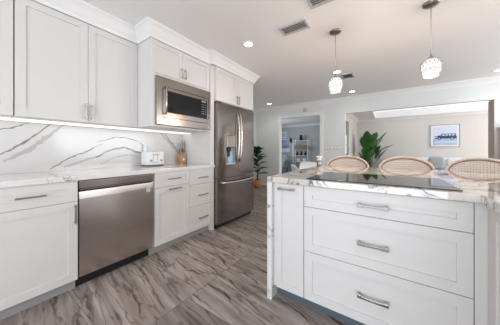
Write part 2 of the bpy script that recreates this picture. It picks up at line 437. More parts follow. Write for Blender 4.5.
# crown mouldings (stepped cove profile)
def crown_prof(wd, hh): return [(0, 0), (-.012, 0), (-.018, hh*.18), (-wd*.45, hh*.5), (-wd*.82, hh*.82), (-wd, hh*.88), (-wd, hh), (0, hh)]
def crown_run(b, ax, pl, a0, a1, sgn, wd=.085, hh=.10, z=CE):
    pr = [(pl+sgn*p[0], z-hh+p[1]) for p in crown_prof(wd, hh)]
    b.prism(pr, ax, a0, a1)
b = B(); crown_run(b, 'x', YB, -3.56, 3.7, 1); struct('trim_2', b, 'trim')
b = B(); crown_run(b, 'x', YF, -1.15, 4.9, 1); struct('trim_3', b, 'trim')
b = B(); crown_run(b, 'x', YF, -5.3, -1.23, 1); struct('trim_4', b, 'trim')
b = B(); crown_run(b, 'y', -1.15, 7.8, YF-.09, -1); struct('trim_5', b, 'trim')
struct('baseboard_back', B().box(-3.56, D0-.06, YB-.015, YB, 0, .11).box(D1+.085, O0, YB-.015, YB, 0, .11).box(O1, 3.7, YB-.015, YB, 0, .11), 'trim', .004)
struct('baseboard_living', B().box(-1.15, 4.9, YF-.015, YF, 0, .11), 'trim', .004)

# ------------------------------------------------------------------ left run: base cabinets
XD = -2.028; XT = -2.095; ZB = .092; ZC = .875; ZT = .915; YE = 2.055
def base_unit(label, y0, y1, group=None):
    t = thing('base_cabinet', label, 'cabinet', ((WX+XD)/2, (y0+y1)/2, 0), group)
    obj('body', B().box(WX+.002, XD-.021, y0, y1, ZB, ZC), 'cab', t)
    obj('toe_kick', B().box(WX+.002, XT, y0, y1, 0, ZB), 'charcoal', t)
    return t
DWL, DWR = .546, 1.160
t = base_unit('white shaker base cabinet with one drawer over one door, left of dishwasher', .04, DWL)
d = shaker('drawer', t, 'x+', XD, .04, DWL, .713, ZC); pull(d, 'x+', XD, .215, .365, .793, .793)
d = shaker('door', t, 'x+', XD, .04, DWL, ZB, .713); pull(d, 'x+', XD, .525, .525, .54, .69)
t = base_unit('white shaker base cabinet at far left, mostly outside the frame', -.87, .04)
for y0, y1 in ((-.87, -.415), (-.415, .04)):
    d = shaker('drawer', t, 'x+', XD, y0, y1, .713, ZC); pull(d, 'x+', XD, y0+.15, y0+.30, .793, .793)
    shaker('door', t, 'x+', XD, y0, y1, ZB, .713)
SP = 1.632
t = base_unit('white base cabinet with drawer above a tall pull-out front, right of dishwasher', DWR, SP)
d = shaker('drawer', t, 'x+', XD, DWR+.02, SP, .711, ZC, rail=.05); pull(d, 'x+', XD, 1.33, 1.495, .795, .795)
d = shaker('door', t, 'x+', XD, DWR+.02, SP, ZB, .711); pull(d, 'x+', XD, 1.34, 1.505, .681, .681)
t = base_unit('white base cabinet with three stacked drawers beside refrigerator', SP, YE-.045)
for z0, z1, hz in ((.678, ZC, .762), (.402, .678, .535), (ZB, .402, .238)):
    d = shaker('drawer', t, 'x+', XD, SP, YE-.045, z0, z1, rail=.046); pull(d, 'x+', XD, 1.765, 1.925, hz, hz)
tag(obj('end_panel', B().box(WX+.002, XD, YE-.044, YE, 0, ZC), 'cab'), 'white floor-standing panel between three-drawer cabinet and refrigerator', 'panel')
# worktop
b = B(); b.box(WX+.001, XD+.022, -.87, YE, ZC+.001, ZT, bev=.003)
tag(obj('worktop', b, 'quartz'), 'white quartz worktop along the left wall', 'worktop')
# backsplash slab with inlaid veins
b = B(); b.box(WX, WX+.012, -.87, YE, ZT+.001, 1.372)
def vein(pts, w0, mi, seed):
    r = random.Random(seed); P = []
    for (a, c), (d, e) in zip(pts, pts[1:]):
        for k in range(8): P.append((a+(d-a)*k/8, c+(e-c)*k/8))
    P.append(pts[-1]); up = []; dn = []; jy = 0
    for i, (y, z) in enumerate(P):
        q = P[min(i+1, len(P)-1)]; p = P[max(i-1, 0)]
        dy, dz = q[0]-p[0], q[1]-p[1]; L = math.hypot(dy, dz) or 1
        jy = .6*jy+r.uniform(-.0045, .0045); wv = w0*r.uniform(.5, 1.2)*(.35+.65*math.sin(PI*min(1, (i+1)/len(P))))
        y += -dz/L*jy; z += dy/L*jy
        up.append((y-dz/L*wv, z+dy/L*wv)); dn.append((y+dz/L*wv, z-dy/L*wv))
    cl = lambda v: min(1.371, max(ZT+.002, v))
    X = WX+.0126
    for i in range(len(P)-1):
        q = [b.bm.verts.new((X, v[0], cl(v[1]))) for v in (up[i], up[i+1], dn[i+1], dn[i])]
        b.bm.faces.new(q).material_index = mi
VEINS = VEIN_DATA = [
    ([(.20, 1.08), (.33, 1.17), (.52, 1.37)], .009, 1), ([(.16, 1.27), (.28, 1.31), (.40, 1.37)], .006, 1),
    ([(.50, .93), (.66, 1.05), (.78, 1.10), (.92, 1.19)], .008, 1), ([(.60, .95), (.74, 1.0), (.92, 1.06)], .014, 2),
    ([(.86, 1.20), (1.02, 1.26), (1.16, 1.27), (1.30, 1.23), (1.45, 1.13)], .007, 1),
    ([(.86, 1.04), (1.02, 1.13), (1.14, 1.15), (1.28, 1.10), (1.48, 1.04)], .012, 1),
    ([(.90, .96), (1.06, 1.04), (1.22, 1.06), (1.40, .99), (1.5, .95)], .008, 2),
    ([(1.60, 1.37), (1.74, 1.24), (1.92, 1.06), (2.02, .95)], .022, 2), ([(1.66, 1.37), (1.80, 1.22), (1.96, 1.05)], .008, 1),
    ([(.22, 1.02), (.36, 1.12), (.50, 1.26), (.60, 1.37)], .02, 2)]
for i, (p, w0, mi) in enumerate(VEINS): vein(p, w0, mi, i+3)
o = obj('backsplash', b, ['splash', 'vein', 'vein_soft'], recalc=False); o['kind'] = 'structure'

# dishwasher
t = thing('dishwasher', 'stainless steel dishwasher under the left worktop', 'dishwasher', (-2.3, .853, 0))
obj('body', B().box(WX+.01, XD-.024, DWL+.004, DWR-.004, .108, ZC-.002), 'black', t)
b = B(); n = 12; rg = []
for i in range(n+1):                                        # door face bows out a touch
    z = .105+(.782-.105)*i/n; rg.append((z, .014*math.sin(PI*i/n)**.6))
poly = [(XD-.022, .105)]+[(XD+.002+d_, z) for z, d_ in rg]+[(XD-.022, .782)]
b.prism(poly, 'y', DWL+.006, DWR-.002)
door = obj('door', b, 'steel', t)
b = B(); b.box(XD-.022, XD+.012, DWL+.006, DWR-.002, .806, ZC-.006, bev=.004)
obj('control_panel', b, 'steel_dark', t)
b = B(); b.prism([(XD-.02, .786), (XD+.004, .786), (XD+.020, .800), (XD+.020, .806), (XD-.02, .806)], 'y', DWL+.012, DWR-.008)
obj('pocket_handle', b, 'steel_dark', t)
obj('sticker', B().box(XD+.013, XD+.0165, 1.085, 1.125, .690, .740), 'vent', door)
obj('toe_grille', B().box(WX+.01, XT-.01, DWL+.006, DWR-.006, .0, .105), 'black', t)
for y in (DWL+.03, DWR-.03):
    obj('levelling_foot', B().lathe([(.016, 0), (.016, .02), (.009, .022), (.009, .13)], XT-.03, y, 10), 'black', t)

# ------------------------------------------------------------------ upper cabinets
XU = -2.31; ZUB = 1.372; ZUT = 2.292
def upper(label, y0, y1, ym, first_handles=True):
    t = thing('wall_cabinet', label, 'cabinet', ((WX+XU)/2, (y0+y1)/2, ZUB), 'white wall cabinets above the backsplash')
    obj('body', B().box(WX+.013, XU-.021, y0, y1, ZUB, ZUT+.02), 'cab', t)
    d = shaker('door', t, 'x+', XU, y0, ym, ZUB, ZUT); pull(d, 'x+', XU, ym-.026, ym-.026, 1.40, 1.54, 'chrome')
    d = shaker('door', t, 'x+', XU, ym, y1, ZUB, ZUT); pull(d, 'x+', XU, ym+.026, ym+.026, 1.40, 1.54, 'chrome')
upper('white two-door wall cabinet with paired bar handles, left of the microwave', .247, 1.149, .697)
upper('white wall cabinet cut off by the left edge of the frame', -.66, .243, -.21)
# LED bars
for y0, y1, x0, lab in ((-.65, .243, -2.47, 'bright LED bar under the wall cabinet cut off by the left edge'), (.247, 1.149, -2.47, 'bright LED bar under the two-door wall cabinet'), (1.153, 1.98, -2.47, 'bright LED bar under the microwave cabinet')):
    t = thing('light_bar', lab, 'light', (x0, (y0+y1)/2, ZUB-.012), 'under-cabinet LED bars')
    obj('housing', B().box(x0-.14, x0+.05, y0, y1, ZUB-.006, ZUB), 'white_plastic', t)
    obj('diffuser', B().box(x0-.13, x0+.04, y0+.002, y1-.002, ZUB-.012, ZUB-.0061), 'led', t)

# microwave tower
XM = -2.046; TY0_, TY1_ = 1.151, 1.984
t = thing('microwave_cabinet', 'white cabinet with two short doors housing the built-in microwave', 'cabinet', ((WX+XM)/2, (TY0_+TY1_)/2, ZUB))
ZM0, ZM1 = 1.392, 1.912
b = B(); b.box(WX+.013, XM-.0, TY0_, TY0_+.052, ZUB, ZUT+.02); b.box(WX+.013, XM-.0, TY1_-.02, TY1_, ZUB, ZUT+.02)
b.box(WX+.013, XM-.0, TY0_+.052, TY1_-.02, ZUB, ZM0-.004)
b.box(WX+.013, XM-.021, TY0_+.052, TY1_-.02, 1.92, ZUT+.02); b.box(XM-.021, XM, TY0_+.052, TY1_-.02, 1.92, 1.942)
b.box(WX+.013, WX+.03, TY0_+.052, TY1_-.02, ZM0-.004, 1.92)
obj('body', b, 'cab', t)
TS = 1.545
d = shaker('door', t, 'x+', XM+.004, TY0_+.012, TS, 1.944, ZUT, rail=.05); pull(d, 'x+', XM+.004, TS-.026, TS-.026, 1.965, 2.085, 'chrome')
d = shaker('door', t, 'x+', XM+.004, TS, TY1_-.004, 1.944, ZUT, rail=.05); pull(d, 'x+', XM+.004, TS+.026, TS+.026, 1.965, 2.085, 'chrome')
# microwave
t = thing('microwave', 'stainless built-in microwave with black window above the worktop', 'microwave', (-2.2, 1.595, ZM0))
MY0, MY1 = 1.196, 1.985-.006
obj('body', B().box(WX+.06, XM-.001, MY0+.06, MY1-.06, ZM0+.02, ZM1-.02), 'black', t)
b = B(); f0, f1 = XM+.0062, XM+.028
WY0, WY1, WZ0, WZ1 = 1.275, 1.945, 1.475, 1.815
b.box(f0, f1, MY0, WY0, ZM0, ZM1, bev=.003); b.box(f0, f1, WY1, MY1, ZM0, ZM1, bev=.003)
b.box(f0, f1, WY0, WY1, ZM0, WZ0, bev=.003); b.box(f0, f1, WY0, WY1, WZ1, ZM1, bev=.003)
obj('trim_frame', b, 'steel_dark', t)
b = B(); b.box(f0-.004, f1-.006, WY0+.003, WY1-.003, WZ0+.003, WZ1-.003, bev=.002)
door = obj('door', b, 'steel_dark', t)
obj('window', B().box(f1-.006, f1-.002, 1.315, 1.80, 1.535, 1.775), 'glass_mw', door)
cp = obj('control_panel', B().box(f1-.006, f1-.002, 1.803, 1.915, 1.535, 1.775), 'glass_mw', t)
b = B()
for i in range(3):
    for j in range(5): b.box(f1-.002, f1-.001, 1.822+i*.028, 1.834+i*.028, 1.59+j*.030, 1.600+j*.030)
obj('button', b, 'grey_plastic', cp)
obj('display', B().box(f1-.002, f1-.001, 1.82, 1.895, 1.745, 1.765), 'grey_plastic', cp)
b = B(); b.tube([(f1+.03, 1.292, 1.50), (f1+.034, 1.292, 1.65), (f1+.03, 1.292, 1.81)], .009, 10); b.box(f1-.006, f1+.03, 1.286, 1.298, 1.51, 1.522); b.box(f1-.006, f1+.03, 1.286, 1.298, 1.788, 1.80)
obj('handle', b, 'steel_light', door)

# panel right of tower, over the worktop
XF = -1.983
tag(obj('side_panel', B().box(WX+.013, XD+.004, TY1_+.001, YE, ZT+.001, ZUT+.02), 'cab'), 'tall white panel on the worktop between microwave and refrigerator', 'panel')
# fridge cabinet
FY0, FY1 = YE+.001, 2.985
t = thing('fridge_cabinet', 'white two-door cabinet above the refrigerator', 'cabinet', ((WX+XF)/2, (FY0+FY1)/2, 1.80))
obj('body', B().box(WX+.013, XF-.021, FY0, FY1, 1.812, ZUT+.02), 'cab', t)
FS = 2.525
d = shaker('door', t, 'x+', XF, FY0, FS, 1.815, ZUT); pull(d, 'x+', XF, FS-.026, FS-.026, 1.835, 1.965, 'chrome')
d = shaker('door', t, 'x+', XF, FS, FY1, 1.815, ZUT); pull(d, 'x+', XF, FS+.026, FS+.026, 1.835, 1.965, 'chrome')
tag(obj('end_panel', B().box(WX+.002, XF-.10, FY1+.0, FY1+.02, 0, ZUT+.02), 'cab'), 'white tall panel on the far side of refrigerator', 'panel')
# crown over the cabinets, following their stepped fronts
path = [(XU, -.66), (XU, TY0_-.001), (XM+.004, TY0_-.001), (XM+.004, TY1_), (XF, TY1_), (XF, FY1+.02), (WX, FY1+.02)]
def offs(d):
    x = [XU, XU, XM+.004, XM+.004, XF, XF, WX]; y = [-.66, TY0_-.001-d, TY0_-.001-d, TY1_-d, TY1_-d, FY1+.02+d, FY1+.02+d]
    return [(x[i]+(d if i < 6 else 0), y[i]) for i in range(7)]
prof = [(.002, ZUT+.002), (.012, ZUT+.002), (.014, ZUT+.03), (.03, ZUT+.055), (.055, ZUT+.10), (.07, ZUT+.118), (.078, ZUT+.122), (.078, CE-.001), (.002, CE-.001)]
b = B()
vs = [[b.bm.verts.new((x, y, z)) for x, y in offs(d)] for d, z in prof]
k = len(prof)
for i in range(k):
    for j in range(6): b.bm.faces.new((vs[i][j], vs[i][j+1], vs[(i+1)%k][j+1], vs[(i+1)%k][j]))
struct('trim_6', b, 'trim')
struct('trim_7', B().box(WX, XU-.025, -.66, TY0_, ZUT+.02, CE).box(WX, XM-.025, TY0_, TY1_, ZUT+.02, CE).box(WX, XF-.025, TY1_, FY1+.018, ZUT+.02, CE), 'cab')

# ------------------------------------------------------------------ refrigerator
XR = -1.955; RY0, RY1 = 2.062, 2.980; RS = (RY0+RY1)/2
t = thing('refrigerator', 'stainless french-door refrigerator with water dispenser and bottom freezer', 'refrigerator', (-2.3, RS, 0))
obj('body', B().box(WX+.03, XR-.075, RY0+.004, RY1-.006, .03, 1.775), 'steel_dark', t)
obj('base_grille', B().box(WX+.06, XR-.06, RY0+.02, RY1-.03, 0.0, .055), 'black', t)
def curved_door(y0, y1, z0, z1, bulge=.012, hole=None):
    b = B(); n = 10
    def front(y):
        q = (y-RY0)/(RY1-RY0); return XR-.012+bulge*math.sin(PI*q)**.7
    def seg(a0, a1, c0, c1):
        ys = [a0+(a1-a0)*i/n for i in range(n+1)]
        poly = [(XR-.07, a0)]+[(front(y), y) for y in ys]+[(XR-.07, a1)]
        b.prism(poly, 'z', c0, c1)
    if hole is None: seg(y0, y1, z0, z1)
    else:
        h0, h1, g0, g1 = hole
        seg(y0, h0, z0, z1); seg(h1, y1, z0, z1); seg(h0, h1, z0, g0); seg(h0, h1, g1, z1)
    return b
HY0, HY1, HZ0, HZ1 = 2.235, 2.455, .90, 1.34
DL = obj('door', curved_door(RY0+.003, RS-.003, .722, 1.785, hole=(HY0, HY1, HZ0, HZ1)), 'steel_fridge', t)
DRr = obj('door', curved_door(RS+.003, RY1-.003, .722, 1.785), 'steel_fridge', t)
FD = obj('freezer_drawer', curved_door(RY0+.003, RY1-.003, .07, .705), 'steel_fridge', t)
DL['label'] = 'left door with water dispenser'; DRr['label'] = 'right door without dispenser'
fx = XR-.004
def bow(y, z0, z1, s=.05):
    return [(fx+.0+s*math.sin(PI*(.1+.8*i/12))**.8 if 0 < i < 12 else fx-.004, y, z0+(z1-z0)*i/12) for i in range(13)]
for dd, y in ((DL, RS-.032), (DRr, RS+.032)):
    obj('handle', B().tube(bow(y, .93, 1.71), .0125, 10), 'steel_light', dd)
ptsd = [(fx+(.045 if 0 < i < 12 else -.006)+(.01*math.sin(PI*i/12)), RY0+.07+(RY1-RY0-.14)*i/12, .648-.008*math.sin(PI*i/12)) for i in range(13)]
obj('handle', B().tube(ptsd, .0135, 10), 'steel_light', FD)
# dispenser
b = B(); b.box(XR-.069, XR-.064, HY0+.001, HY1-.001, HZ0+.001, HZ1-.001); b.box(XR-.064, XR-.012, HY0+.001, HY0+.008, HZ0+.001, HZ1-.001); b.box(XR-.064, XR-.012, HY1-.008, HY1-.001, HZ0+.001, HZ1-.001)
dp = obj('dispenser', b, 'grey_plastic', DL)
b = B(); b.box(XR-.063, XR+.004, HY0+.009, HY1-.009, 1.16, HZ1-.004, bev=.004); obj('control_panel', b, 'steel_dark', DL)
b = B(); b.box(XR-.062, XR-.03, HY0+.07, HY1-.07, 1.10, 1.158, bev=.005); b.box(XR-.055, XR-.045, HY0+.085, HY1-.085, 1.02, 1.10); obj('nozzle', b, 'black', DL)
b = B(); b.box(XR-.063, XR-.05, HY0+.10, HY1-.012, .925, 1.155, bev=.003); b.box(XR-.063, XR-.002, HY0+.009, HY1-.009, HZ0+.003, .922, bev=.004); obj('lit_plate_and_tray', b, 'disp', DL)  # upright plate paints in the lit right side of the niche, above the tray
for y in (RY0+.05, RY1-.05):
    obj('hinge_cover', B().box(XR-.11, XR-.02, y-.03, y+.03, 1.787, 1.803, bev=.003), 'black', t)

# ------------------------------------------------------------------ island
YI = 1.358; IX0, IXL = -.757, -.719; I1, I3 = -.483, .326; IB = 2.28; RX = .368
t = thing('pullout_cabinet', 'narrow white pull-out cabinet at left end of island', 'cabinet', (-.6, 1.8, 0))
obj('body', B().box(IXL+.001, I1, YI+.021, IB, ZB, ZC-.0005), 'cab', t)
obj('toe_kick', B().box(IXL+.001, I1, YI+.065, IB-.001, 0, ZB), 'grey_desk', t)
d = shaker('door', t, 'y-', YI, -.697, I1-.001, ZB, ZC-.004, rail=.045); pull(d, 'y-', YI, -.664, -.555, .833, .833, 'chrome', True, .007)
obj('filler', B().box(IXL+.001, -.699, YI+.012, YI+.0205, ZB, ZC-.002), 'cab', t)
t = thing('drawer_cabinet', 'wide white island cabinet with three deep drawers below the cooktop', 'cabinet', (-.08, 1.8, 0))
obj('body', B().box(I1+.001, I3, YI+.021, IB, ZB, ZC-.0005), 'cab', t)
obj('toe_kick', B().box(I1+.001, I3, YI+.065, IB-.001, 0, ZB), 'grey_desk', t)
for z0, z1, hz in ((.727, ZC-.004, .792), (.423, .727, .567), (ZB, .423, .261)):
    d = shaker('drawer', t, 'y-', YI, I1+.001, I3, z0, z1, rail=.055); pull(d, 'y-', YI, -.145, -.008, hz, hz, 'chrome', True, .0085)
t = thing('return_cabinet', 'white cabinet returning toward the camera at right end of island', 'cabinet', (.8, 1.3, 0))
obj('body', B().box(RX+.021, .98, .55, IB, ZB, ZC-.0005), 'cab', t)
obj('toe_kick', B().box(RX+.08, .97, .56, IB-.01, 0, ZB), 'grey_desk', t)
obj('filler', B().box(I3+.002, RX+.02, YI+.002, YI+.022, ZB, ZC-.002), 'cab', t)
shaker('door', t, 'x-', RX, .955, YI-.035, ZB, ZC-.004, rail=.05)
shaker('door', t, 'x-', RX, .552, .953, ZB, ZC-.004, rail=.05)
obj('corner_post', B().box(RX, RX+.02, YI-.034, YI+.0015, ZB, ZC-.002), 'cab', t)
t = thing('island_end_cabinet', 'white cabinet at far right of the island beyond the return', 'cabinet', (1.4, 1.8, 0))
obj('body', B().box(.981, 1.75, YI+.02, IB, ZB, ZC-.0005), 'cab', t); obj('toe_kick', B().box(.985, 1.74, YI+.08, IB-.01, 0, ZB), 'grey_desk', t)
# island worktop with waterfall end
t = thing('island_worktop', 'polished white veined quartz worktop with waterfall end on the island', 'worktop', (.4, 2.0, 0))
b = B()
YW0, YW1 = YI-.028, 2.70
b.prism([(IX0, YW0), (RX-.026, YW0), (RX-.026, .53), (1.01, .53), (1.01, YW0), (1.8, YW0), (1.8, YW1), (IX0, YW1)], 'z', ZC, ZT)
obj('slab', b, 'quartz_island', t, bevel=.003)
b = B(); b.box(IX0, IXL, YW0, YW1, 0, ZC-.0005, bev=.002); obj('waterfall_panel', b, 'quartz', t)
# cooktop
t = thing('cooktop', 'black glass induction cooktop set into the island worktop', 'cooktop', (-.09, 1.62, ZT))
KX0, KX1, KY0, KY1 = -.468, .293, 1.375, 1.880
b = B(); b.box(KX0, KX1, KY0, KY1, ZT+.0002, ZT+.006, bev=.002); obj('glass', b, 'glass_black', t)
for x, y, r in ((-.28, 1.50, .08), (-.28, 1.74, .10), (.10, 1.49, .10), (.10, 1.75, .075), (-.09, 1.66, .055)):
    b = B(); z = ZT+.0061
    for i in range(40):
        a0, a1 = 2*PI*i/40, 2*PI*(i+1)/40
        b.bm.faces.new([b.bm.verts.new((x+q*math.cos(a), y+q*math.sin(a), z)) for q, a in ((r, a0), (r, a1), (r-.003, a1), (r-.003, a0))])
    obj('burner_ring', b, 'ring', t, recalc=False)

# ------------------------------------------------------------------ worktop things
t = thing('toaster', 'white toaster with two levers on the left worktop', 'toaster', (-2.50, 1.44, ZT))
b = B(); b.box(-2.574, -2.436, 1.318, 1.552, ZT+.014, 1.098, bev=.018); obj('body', b, 'white_plastic', t)
b = B(); b.box(-2.57, -2.44, 1.325, 1.545, ZT+.003, ZT+.014)
for x in (-2.56, -2.45):
    for y in (1.335, 1.535): b.box(x-.01, x+.01, y-.01, y+.01, ZT+.0005, ZT+.003)
obj('base', b, 'vent_dark', t)
for y in (1.405, 1.455):
    b = B(); b.box(-2.436, -2.4335, y-.004, y+.004, .985, 1.075); obj('slot', b, 'vent', t)
    b = B(); b.box(-2.4335, -2.412, y-.014, y+.014, 1.055, 1.068, bev=.003); obj('lever', b, 'chrome', t)
for y in (1.37, 1.505):
    obj('knob', B().lathe([(0, .016), (.011, .016), (.013, 0), (0, 0)], n=14, mtx=Matrix.Translation((-2.4358, y, .985)) @ Matrix.Rotation(PI/2, 4, 'Y')), 'chrome', t)
obj('indicator_strip', B().box(-2.4358, -2.434, 1.39, 1.47, .955, .965), 'vent', t)
b = B()
for x in (-2.545, -2.485): b.box(x-.011, x+.011, 1.36, 1.51, 1.0975, 1.0985)
obj('bread_slot', b, 'vent_dark', t)
t = thing('canister', 'small white canister standing behind the toaster', 'canister', (-2.595, 1.36, ZT))
ORGc = Vector((-2.604, 1.385, ZT)); t.location = ORGc; ORG[t.name] = ORGc
obj('body', B().lathe([(0, ZT+.0005), (.021, ZT+.0005), (.021, 1.16), (.02, 1.165), (0, 1.165)], -2.604, 1.385, 18), 'white_plastic', t)
obj('lid', B().lathe([(0, 1.166), (.020, 1.166), (.020, 1.185), (.008, 1.19), (0, 1.19)], -2.604, 1.385, 18), 'white_plastic', t)
# knife block and knives
t = thing('knife_block', 'light brown wooden knife block on the worktop below the microwave', 'knife block', (-2.53, 1.915, ZT))
b = B(); b.prism([(1.867, ZT+.0005), (1.963, ZT+.0005), (1.963, 1.06), (1.867, 1.05)], 'x', -2.60, -2.512); obj('block', b, 'block', t, bevel=.004)
obj('plaque', B().box(-2.512, -2.5105, 1.895, 1.935, .965, .995), 'white_plastic', t)
for i, (y, x, h, lab) in enumerate(((1.885, -2.575, .16, 'tall'), (1.905, -2.54, .21, ''), (1.93, -2.575, .13, ''), (1.945, -2.54, .20, ''), (1.918, -2.53, .15, ''))):
    names = ('steel-handled knife at the left back of the knife block', 'tallest steel-handled knife, front left in the knife block', 'shortest steel-handled knife, right back of the knife block', 'tall steel-handled knife at the right front of the knife block', 'steel-handled knife in the front middle of the knife block')
    k = thing('knife', names[i], 'knife', (x, y, 1.06), 'knives in the knife block')
    z = 1.064
    obj('bolster', B().box(x-.006, x+.006, y-.004, y+.004, z, z+.02), 'steel_light', k)
    b = B(); b.tube([(x, y, z+.02), (x+.002, y, z+.02+h*.45), (x+.005, y, z+h)], [.007, .009, .0075], 8); obj('handle', b, 'bronze' if i % 2 else 'chrome', k)

# flowers on the island corner
t = thing('flower_vase', 'small dark vase of white flowers on far left corner of island', 'vase', (-.70, 2.60, ZT))
vx, vy = -.72, 2.585
ORG[t.name] = Vector((vx, vy, ZT)); t.location = ORG[t.name]
obj('vase', B().lathe([(0, ZT+.0005), (.022, ZT+.0005), (.028, ZT+.02), (.026, ZT+.05), (.020, ZT+.06), (.017, ZT+.06), (.022, ZT+.045), (0, ZT+.01)], vx, vy, 18), 'bronze', t)
b = B(); r = random.Random(4)
for i in range(16):
    a = r.uniform(0, 2*PI); q = r.uniform(.0, .034); z = ZT+r.uniform(.070, .120)
    b.cushion(vx+q*math.cos(a)-.015, vx+q*math.cos(a)+.015, vy+q*math.sin(a)-.015, vy+q*math.sin(a)+.015, z-.012, z+.012, .5, n=3)
obj('flower_heads', b, 'flower', t)
b = B()
for i in range(5):
    a = i*1.3; b.tube([(vx, vy, ZT+.02), (vx+.012*math.cos(a), vy+.012*math.sin(a), ZT+.08)], .0015, 5)
obj('stems', b, 'leaf', t)

# ------------------------------------------------------------------ rattan stools
def make_stool():
    t = thing('bar_stool', '', 'stool', (0,0,0), 'rattan stools along the far side of the island')
    A, H, zc = .248, .136, .897
    def P(u, v, off=0):                     # back panel wraps toward the seat at its sides
        return Vector((u, .02-1.1*u*u+off, zc+v))
    N = 48
    obj('back_rim', B().tube([P(A*math.cos(2*PI*i/N), H*math.sin(2*PI*i/N)) for i in range(N)], .0115, 10, closed=True), 'rattan', t)
    obj('inner_binding', B().tube([P((A-.02)*math.cos(2*PI*i/N), (H-.019)*math.sin(2*PI*i/N), -.006) for i in range(N)], .006, 8, closed=True), 'rattan_dark', t)
    b = B(); uvl = b.bm.loops.layers.uv.new('UVMap'); nu, nr = 48, 8
    for side in (-.004, .004):
        grid = [[b.bm.verts.new(P((A-.022)*k/nr*math.cos(2*PI*i/nu), (H-.021)*k/nr*math.sin(2*PI*i/nu), side)) for i in range(nu)] for k in range(1, nr+1)]
        cv = b.bm.verts.new(P(0, 0, side)); fs = []
        for i in range(nu):
            fs.append(b.bm.faces.new((cv, grid[0][i], grid[0][(i+1)%nu])))
            for k in range(nr-1): fs.append(b.bm.faces.new((grid[k][i], grid[k][(i+1)%nu], grid[k+1][(i+1)%nu], grid[k+1][i])))
        for f in fs:
            f.smooth = True
            for l in f.loops: l[uvl].uv = (l.vert.co.x, l.vert.co.z)
    obj('cane_panel', b, 'cane', t)
    # seat
    n = 28
    def ring(rx, ry, z): return [(rx*math.cos(2*PI*i/n), -.23+ry*math.sin(2*PI*i/n), z) for i in range(n)]
    obj('seat', B().loft([ring(.18,.18,.622), ring(.20,.20,.63), ring(.205,.205,.65), ring(.19,.19,.665), ring(.10,.10,.667)]), 'cane', t)
    obj('seat_ring', B().tube(ring(.207, .207, .64), .014, 8, closed=True), 'rattan', t)
    for sx in (-1, 1):
        for sy, y0, y1 in ((-1, -.37, -.41), (1, -.09, -.05)):
            b = B(); b.tube([(sx*.13, y0, .626), (sx*.16, (y0+y1)/2, .3), (sx*.185, y1, 0)], [.015, .014, .012], 10); obj('leg', b, 'rattan', t)
        b = B(); b.tube([(sx*.165, -.12, .64), (sx*.17, -.06, .70), (sx*.15, -.005-1.1*.15*.15+.02, .755)], .011, 8); obj('back_post', b, 'rattan', t)
    obj('foot_ring', B().tube(ring(.172, .172, .22), .010, 8, closed=True), 'rattan_dark', t)
    return t
st = make_stool()
SY = 2.965
st.location = (-.457, SY, 0); st['label'] = 'leftmost rattan stool with oval cane back, in front of the palm and light switches'
dup(st, (.153, SY, 0), 'middle rattan stool with oval cane back behind the cooktop')
dup(st, (.745, SY, 0), 'rattan stool with oval cane back at the right, below the framed car picture')

# ------------------------------------------------------------------ ceiling fittings
def downlight(x, y, lab):
    t = thing('recessed_light', lab, 'light', (x, y, CE-.006), 'round recessed ceiling lights')
    obj('trim_ring', B().lathe([(.048, CE-.0005), (.075, CE-.0005), (.075, CE-.005), (.066, CE-.009), (.050, CE-.006)], x, y, 28), 'white_plastic', t)
    obj('lens', B().lathe([(0, CE-.004), (.050, CE-.004), (.050, CE-.0006), (0, CE-.0006)], x, y, 28), 'lamp', t)
    d = bpy.data.lights.new('recessed_lamp', 'SPOT'); d.energy = DOWN_W; d.spot_size = math.radians(150); d.spot_blend = .9; d.shadow_soft_size = .06; d.color = (1, .925, .85)
    o = bpy.data.objects.new('recessed_lamp', d); C.objects.link(o); o.parent = t; o.location = (0, 0, -.02)
DOWN_W = 9
downlight(-1.442, 2.066, 'recessed ceiling light nearest the wall cabinets')
downlight(-2.80, 5.05, 'recessed ceiling light beyond the refrigerator, above the fiddle-leaf plant')
downlight(-.722, 3.652, 'recessed ceiling light just above the left pendant shade')
downlight(-.682, 5.054, 'recessed ceiling light close to the wall between the doorway and opening')
downlight(1.501, 5.076, 'recessed ceiling light at the right edge of the frame')
def vent(cx, cy, lx, ly, lab, dark=False):
    t = thing('ceiling_vent', lab, 'vent', (cx, cy, CE-.02), 'ceiling air vents')
    z1 = CE-.0005; z0 = CE-.014; f = .022; b = B()
    b.box(cx-lx/2, cx+lx/2, cy-ly/2, cy-ly/2+f, z0, z1); b.box(cx-lx/2, cx+lx/2, cy+ly/2-f, cy+ly/2, z0, z1)
    b.box(cx-lx/2, cx-lx/2+f, cy-ly/2+f, cy+ly/2-f, z0, z1); b.box(cx+lx/2-f, cx+lx/2, cy-ly/2+f, cy+ly/2-f, z0, z1)
    obj('frame', b, 'vent', t)
    obj('backing', B().box(cx-lx/2+f, cx+lx/2-f, cy-ly/2+f, cy+ly/2-f, z1-.002, z1), 'vent_dark', t)
    k = 5
    for i in range(k):
        y = cy-ly/2+f+(ly-2*f)*(i+.5)/k
        b = B(); b.prism([(y-.012, z0+.001), (y-.010, z0), (y+.012, z1-.004), (y+.010, z1-.003)], 'x', cx-lx/2+f, cx+lx/2-f); obj('louver', b, 'vent' if not dark else 'grey_plastic', t)
vent(-.84, 2.06, .30, .17, 'louvred ceiling vent fully in view left of the pendants')
vent(-.445, 1.79, .30, .17, 'louvred ceiling vent cut off by the top edge of the frame')
vent(-.60, 3.93, .19, .24, 'dark ceiling vent just right of the left pendant shade', True)

